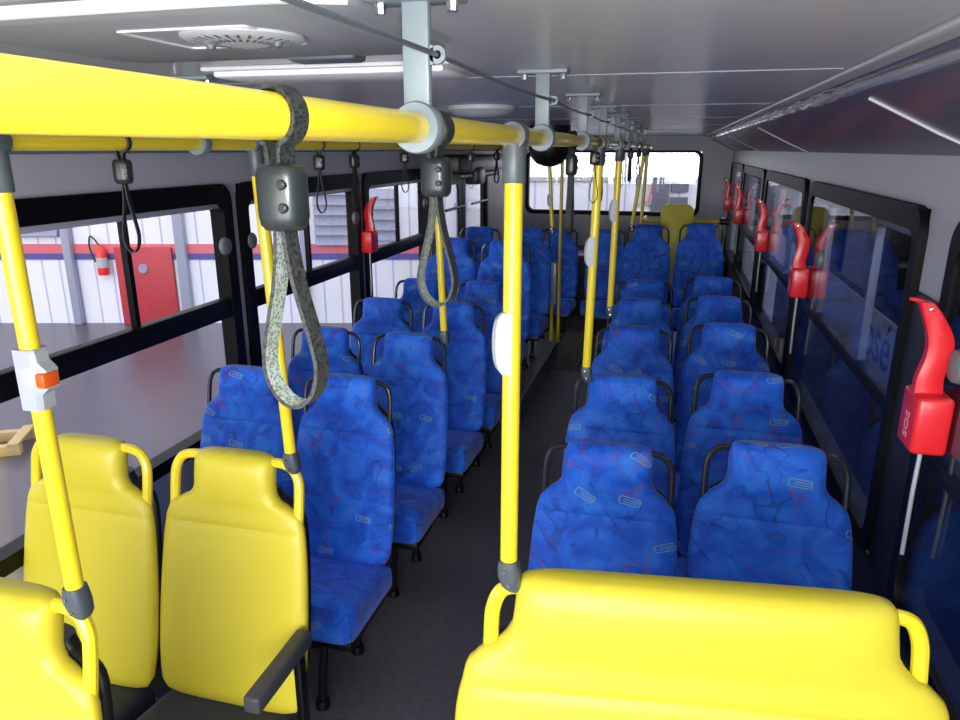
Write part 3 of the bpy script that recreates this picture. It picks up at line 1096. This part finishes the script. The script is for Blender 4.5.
# ------------------------------------------------------------------ red window levers
def make_lever():
    """against a wall whose normal is -X, origin on the wall at the box centre"""
    r = empty('window_lever')
    bm = NB()
    add_box(bm, -0.075, -0.002, -0.055, 0.055, -0.066, 0.066, 0.011, 3)
    link_mesh('box', bm, 'red_plastic', r, smooth=40)
    bm = NB()
    path = smooth_path([(-0.044, 0, 0.058), (-0.046, 0, 0.10), (-0.037, 0, 0.150), (-0.040, 0, 0.19), (-0.060, 0, 0.235), (-0.078, 0, 0.266)], 5)
    loops = []
    for k, p in enumerate(path):
        t = k / (len(path) - 1)
        w = interp([(0, 0.029), (0.3, 0.025), (0.6, 0.025), (0.85, 0.019), (1, 0.014)], t)
        loops.append([p + Vector((a, b, 0)) for a, b in ((-w, -0.011), (-w * 0.8, -0.014), (w * 0.8, -0.014), (w, -0.011), (w, 0.011), (w * 0.8, 0.014), (-w * 0.8, 0.014), (-w, 0.011))])
    loft(bm, loops)
    lv = link_mesh('lever', bm, 'red_plastic', r, smooth=40)
    bm = NB()
    add_tube(bm, [(-0.076, 0, 0.262), (-0.093, 0.004, 0.268), (-0.108, 0.008, 0.27)], [0.006, 0.005, 0.0035], 8)
    link_mesh('lever_tip', bm, 'red_plastic', lv)
    bm = NB()
    add_rev(bm, [(0.0005, -0.0185), (0.004, -0.018), (0.005, -0.0145), (0.005, -0.01)], 'Y', 12, (-0.070, 0, 0.252))
    link_mesh('screw', bm, 'chrome', lv)
    bm = NB()
    add_tube(bm, [(-0.035, 0, -0.06), (-0.036, 0.0, -0.18), (-0.034, 0.0, -0.34)], 0.005, 8)
    link_mesh('release_rod', bm, 'alu', r)
    # pale printed word up the aisle-facing side
    word('printed_word', 'SOS', 0.036, 0.0003, 'red_letter', r, Matrix(((0, 0, -1, -0.0757), (0, 1, 0, -0.004), (1, 0, 0, -0.012), (0, 0, 0, 1))), True)
    return r


lever = make_lever()
GE = 'red emergency window levers'
for i, y in enumerate((1.70, 3.50, 5.06, 6.95, 8.45)):
    o = lever if i == 0 else copy_tree(lever)
    o.location = (XR - 0.012, y, 1.268 if i else 1.27)
    lab = ['large red emergency window lever at the right picture edge, by the nearest window',
           'red emergency window lever on the right wall, second from the front', 'red emergency window lever on the right wall, third from the front',
           'red emergency window lever on the right wall, fourth from the front', 'red emergency window lever deepest on the right wall, by the rear corner'][i]
    tag(o, lab, 'emergency lever', GE)
o = copy_tree(lever)
for ch in list(o.children):
    if ch.name.startswith('printed_word'):
        bpy.data.objects.remove(ch)
o.location = (XL + 0.02, 4.14, 1.30)
o.rotation_euler = (0, 0, PI)
tag(o, 'red emergency window lever on the left window pillar', 'emergency lever', GE)

# ------------------------------------------------------------------ ceiling fittings
r = empty('roof_hatch', (-0.545, 0.835, ZC))
bm = NB()
loops = []
for z_, k in ((0, 0.0), (-0.010, 0.004), (-0.016, 0.016)):
    loops.append([Vector((a, b, z_)) for a, b in round_rect(-0.31 + k, 0.235 - k, -0.165 + k, 0.215 - k, 0.05)])
loft(bm, loops)
link_mesh('cover', bm, 'hatch', r, smooth=30)
bm = NB()
add_tube(bm, smooth_path([(-0.36, -0.150, -0.008), (-0.2, -0.168, -0.009), (0.0, -0.176, -0.009), (0.16, -0.172, -0.008), (0.235, -0.15, -0.008)], 6), 0.0068, 10)
link_mesh('front_lip', bm, 'lit_white', r)  # light on the hatch's near edge, put into the lip's white colour
bm = NB()
ring_frame(bm, round_rect(-0.085, 0.085, -0.085, 0.06, 0.008), round_rect(-0.081, 0.081, -0.081, 0.056, 0.006), -0.0162, -0.0185, lambda a, b, t: Vector((a, b, t)))
link_mesh('frame_bead', bm, 'strip', r)
bm = NB()
add_rev(bm, [(0.072, -0.0155), (0.072, -0.019), (0.066, -0.022), (0.05, -0.024), (0.022, -0.026), (0.001, -0.026)], 'Z', 40, (0.035, -0.01, 0))
v_ = link_mesh('vent_cover', bm, 'vent', r)
bm = NB()
for k in range(28):
    a = 2 * PI * k / 28
    for r0, r1 in ((0.030, 0.040), (0.047, 0.06)):
        d_ = Vector((math.cos(a), math.sin(a), 0))
        q = Vector((-d_.y, d_.x, 0)) * 0.0018
        zz = -0.0262 if r0 < 0.04 else -0.0245
        c0 = Vector((0.035, -0.01, 0))
        vs = [c0 + d_ * r0 - q + Vector((0, 0, zz)), c0 + d_ * r0 + q + Vector((0, 0, zz)), c0 + d_ * r1 + q + Vector((0, 0, zz + 0.0014)), c0 + d_ * r1 - q + Vector((0, 0, zz + 0.0014))]
        up = Vector((0, 0, 0.003))
        loft(bm, [vs, [v + up for v in vs]])
link_mesh('vent_slots', bm, 'joint_dark', r, smooth=0)
for s in (-1, 1):
    bm = NB()
    add_rev(bm, [(0.0005, -0.030), (0.005, -0.029), (0.006, -0.026), (0.006, -0.02)], 'Z', 12, (0.035 + s * 0.045, -0.01, 0))
    link_mesh('screw', bm, 'joint_grey', r)
bm = NB()
add_box(bm, -0.02, 0.09, 0.185, 0.235, -0.022, 0.0, 0.008)
link_mesh('latch', bm, 'joint_dark', r)
tag(r, 'grey roof hatch with a round slotted vent above the thick rail', 'roof hatch')
r = empty('white_ceiling_panel', (-0.62, 1.33, ZC))  # white panel added to give the bright band on the ceiling
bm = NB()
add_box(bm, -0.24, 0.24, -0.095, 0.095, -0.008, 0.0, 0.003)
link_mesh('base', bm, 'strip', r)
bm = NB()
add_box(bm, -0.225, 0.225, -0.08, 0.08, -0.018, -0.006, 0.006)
link_mesh('panel_face', bm, 'lit_white', r)
tag(r, 'white panel added on the ceiling for a bright band, just behind the roof hatch', 'ceiling light')
bm = NB()
add_rev(bm, [(0.12, 0.0), (0.12, -0.012), (0.09, -0.03), (0.03, -0.038), (0.001, -0.038)], 'Z', 32)
tag(link_mesh('roof_vent', bm, 'vent', loc=(-0.68, 2.6, ZC)), 'pale round roof vent behind the bright yellow pole top', 'roof vent')
bm = NB()
add_rev(bm, [(0.135, 0.0), (0.135, -0.13), (0.125, -0.19), (0.085, -0.236), (0.03, -0.256), (0.001, -0.258)], 'Z', 28)
tag(link_mesh('ceiling_speaker', bm, 'black_plastic', loc=(-0.81, 4.85, ZC)), 'black dome hanging from the ceiling before the rear window', 'speaker')

# ------------------------------------------------------------------ garage outside
GZ = -0.93
DW = 11.6
HF = Vector((-math.sin(PS), math.cos(PS), 0))
bm = NB()
add_box(bm, -40, 6, -14, 24, GZ - 0.1, GZ)
struct(link_mesh('ground', bm, 'ground', smooth=0))
gw = HF * DW


def gobj(name, bm, m_, parent=None, smooth=30):
    o = link_mesh(name, bm, m_, parent, smooth)
    if parent is None:
        o.location = gw
        o.rotation_euler = (0, 0, PS)
    return o


def gempty(name, u, z):
    return empty(name, gw + R * u + Vector((0, 0, z)) - HF * 0.03, PS)


bm = NB()
add_box(bm, -16, 9, 0.0, 0.2, GZ, 5.0)
struct(gobj('wall_garage', bm, 'white_wall', smooth=0))
bm = NB()
add_box(bm, -16, 1.5, -0.02, 0.0, CZ - 1.62, CZ - 1.47, mi=0)
add_box(bm, -16, 1.5, -0.02, 0.0, CZ - 1.72, CZ - 1.62, mi=1)
struct(gobj('trim_6', bm, ['stripe_red', 'stripe_blue'], smooth=0))
for i, u in enumerate((0.2, 2.3, 4.4, 6.5)):
    r = struct(gempty('window_%d' % (11 + i), u + 1.0, CZ - 0.42))  # added glowing panel that whitens the view through the rear window
    bm = NB()
    add_box(bm, -0.98, 0.98, -0.02, 0.025, 0.0, 2.6)
    link_mesh('glow_panel', bm, 'added_glow', r, smooth=0)
    bm = NB()
    add_box(bm, -1.04, -0.98, -0.03, 0.025, -0.03, 2.6)
    add_box(bm, -1.04, 1.04, -0.03, 0.025, -0.06, 0.0)
    link_mesh('panel_edging', bm, 'white_plastic', r, smooth=0)
r = struct(gempty('door_2', -5.43, GZ))
bm = NB()
add_box(bm, -0.46, 0.46, -0.05, 0.02, 0.0, 1.26, 0.01)
link_mesh('leaf', bm, 'door_red', r)
bm = NB()
add_rev(bm, [(0.001, -0.08), (0.07, -0.08), (0.08, -0.06), (0.08, -0.04)], 'Y', 20, (-0.02, 0, 0.92))
link_mesh('lock_plate', bm, 'louvre', r)
for i, (u, wd) in enumerate(((-4.80, 0.16), (-6.62, 0.13), (-2.83, 0.1), (-0.3, 0.16))):
    r = gempty('downpipe', u, GZ)
    bm = NB()
    add_box(bm, -wd / 2, wd / 2, -0.11, 0.02, 0, 4.2, 0.02)
    link_mesh('pipe', bm, 'pipe', r)
    bm = NB()
    add_box(bm, -wd / 2 - 0.03, wd / 2 + 0.03, -0.115, 0.02, 1.9, 1.96)
    link_mesh('pipe_clip', bm, 'pipe', r)
    tag(r, ['grey square downpipe on the garage wall, right of the red door', 'grey square downpipe on the garage wall, left of the red door',
            'thin grey downpipe left of the wide louvred panel', 'grey square downpipe on the garage wall beyond the third left window'][i], 'downpipe', 'garage downpipes')
for i, (u0, u1, z0, z1, n) in enumerate(((-2.64, -1.95, CZ - 1.49, CZ - 0.55, 6), (-1.75, -1.30, CZ - 1.42, CZ - 0.6, 5), (-7.6, -6.75, CZ - 1.35, CZ - 0.7, 4))):
    r = gempty('louvred_panel', (u0 + u1) / 2, z0)
    w_, h_ = u1 - u0, z1 - z0
    bm = NB()
    add_box(bm, -w_ / 2, w_ / 2, -0.02, 0.02, 0, h_)
    link_mesh('back_plate', bm, 'pipe', r)
    for k in range(n):
        bm = NB()
        z_ = h_ * (k + 0.1) / n
        loft(bm, [[Vector((x_, -0.025, z_ + h_ * 0.72 / n)), Vector((x_, -0.085, z_)), Vector((x_, -0.075, z_)), Vector((x_, -0.02, z_ + h_ * 0.72 / n))] for x_ in (-w_ / 2, w_ / 2)])
        link_mesh('slat', bm, 'louvre', r, smooth=0)
    tag(r, ['wide grey louvred panel on the garage wall, behind the second left window', 'narrow grey louvred panel behind the third left window',
            'pale grey louvred panel high on the garage wall, left of the extinguisher'][i], 'louvred panel', 'garage louvred panels')
r = gempty('fire_extinguisher', -6.08, CZ - 1.95)
bm = NB()
add_rev(bm, [(0.01, 0.0), (0.08, 0.0), (0.085, 0.03), (0.085, 0.36), (0.06, 0.42), (0.03, 0.44), (0.02, 0.48), (0.001, 0.48)], 'Z', 18, (0, -0.09, 0))
link_mesh('cylinder', bm, 'red_plastic', r)
bm = NB()
add_rev(bm, [(0.087, 0.12), (0.087, 0.28)], 'Z', 18, (0, -0.09, 0))
link_mesh('paper_label', bm, 'white_plastic', r)
bm = NB()
add_tube(bm, smooth_path([(0, -0.09, 0.46), (-0.12, -0.1, 0.62), (-0.16, -0.1, 0.45), (-0.1, -0.1, 0.2)], 5), 0.014, 8)
link_mesh('hose', bm, 'black_plastic', r)
tag(r, 'red fire extinguisher with white label on the garage wall left of the red door', 'fire extinguisher')
r = gempty('window_block', 2.98, 0.9)
bm = NB()
add_box(bm, -0.27, 0.0, -0.03, 0.02, 0.0, 0.52)
link_mesh('left_pane', bm, 'pane_grey', r, smooth=0)
for z_ in (0.0, 0.30):
    bm = NB()
    add_box(bm, 0.03, 0.30, -0.03, 0.02, z_, z_ + 0.22)
    link_mesh('right_pane', bm, 'pane_grey', r, smooth=0)
tag(r, 'grey window panes on the garage wall seen through the rear window', 'window')
r = gempty('wall_sign', 2.62, CZ - 0.85)
bm = NB()
add_box(bm, -0.16, 0.14, -0.02, 0.02, 0.0, 0.4)
link_mesh('board', bm, 'white_plastic', r, smooth=0)
bm = NB()
add_tube(bm, smooth_path([(0.07, -0.03, 0.34), (0.06, -0.03, 0.15), (0.02, -0.03, 0.06), (-0.06, -0.03, 0.05)], 5), 0.018, 8)
link_mesh('red_mark', bm, 'stripe_red', r)
tag(r, 'white wall sign with a red hooked mark, seen through the rear window', 'sign')
# timber trestle on the garage floor
r = empty('timber_frame', (-6.3, 4.9, GZ), math.radians(30))
for k in (-0.2, 0.2):
    bm = NB()
    add_box(bm, -0.45, 0.45, k - 0.04, k + 0.04, 0, 0.1, 0.006)
    link_mesh('rail', bm, 'wood', r)
for k in (-0.4, 0.0, 0.4):
    bm = NB()
    add_box(bm, k - 0.05, k + 0.05, -0.25, 0.25, 0.1, 0.13, 0.004)
    link_mesh('slat', bm, 'wood', r)
tag(r, 'pale timber frame lying on the garage floor outside the first left window', 'timber frame')

# ------------------------------------------------------------------ neighbouring bus beyond the right windows
NX = 1.45
r = empty('parked_bus', (NX, 0, GZ))
bm = NB()
add_box(bm, 0.0, 2.5, -5.0, 10.5, 0.35, 3.1, 0.08)
link_mesh('body', bm, 'bus_navy', r)
bm = NB()
add_box(bm, -0.012, 0.002, -4.9, 10.4, 1.12, 1.69)
link_mesh('grey_band', bm, 'bus_grey', r, smooth=0)
for k in range(8):
    y = -4.6 + 1.9 * k
    bm = NB()
    add_box(bm, -0.014, 0.002, y, y + 1.75, 1.76, 2.85, 0.004)
    link_mesh('side_window', bm, 'bus_glass', r)
word('lettering', 'José', 0.46, 0.002, 'letter_blue', r, Matrix(((0, 0, -1, -0.014), (-1, 0, 0, 5.78), (0, 1, 0, 1.36), (0, 0, 0, 1))))
tag(r, 'dark navy bus parked alongside, lettered José on a grey band', 'bus')

# ------------------------------------------------------------------ light
W = bpy.data.worlds.new('sky')
S.world = W
W.use_nodes = True
bg = W.node_tree.nodes['Background']
bg.inputs[0].default_value = (0.93, 0.95, 1.0, 1)
bg.inputs[1].default_value = 1.95
sd = bpy.data.lights.new('daylight', 'SUN')
sd.energy = 1.2
sd.angle = math.radians(40)
sd.color = (1.0, 0.98, 0.96)
so = bpy.data.objects.new('daylight', sd)
C.objects.link(so)
so.rotation_euler = Vector((-0.25, 1.0, -0.22)).to_track_quat('-Z', 'Y').to_euler()


def window_light(name, loc, target, sx, sy, watts, col=(1, 1, 1)):
    ld = bpy.data.lights.new(name, 'AREA')
    ld.shape = 'RECTANGLE'
    ld.size, ld.size_y = sx, sy
    ld.energy = watts
    ld.color = col
    o = bpy.data.objects.new(name, ld)
    C.objects.link(o)
    o.location = loc
    o.rotation_euler = (Vector(target) - Vector(loc)).to_track_quat('-Z', 'Y').to_euler()
    return o


# daylight entering by the windscreen and by the driver's side window (both behind the camera)
window_light('windscreen_daylight', (-0.6, -1.65, 1.42), (-0.6, 3.0, 1.2), 2.2, 0.9, 68)
window_light('driver_window_daylight', (0.6, -0.75, 1.4), (-0.5, 0.5, 1.5), 0.9, 0.6, 10)
# the phone's own flash, beside its lens
fl = bpy.data.lights.new('phone_flash', 'POINT')
fl.energy = 21
fl.shadow_soft_size = 0.012
fo = bpy.data.objects.new('phone_flash', fl)
C.objects.link(fo)
fo.location = Vector((0, 0, CZ)) + R * 0.012 + U * 0.012
vs = S.view_settings
vs.view_transform = 'Standard'
vs.look = 'None'
vs.gamma = 1
vs.use_curve_mapping = False
vs.exposure = 0.0
S.cycles.use_denoising = True
S.cycles.max_bounces = 10
S.cycles.diffuse_bounces = 5
S.cycles.transparent_max_bounces = 16
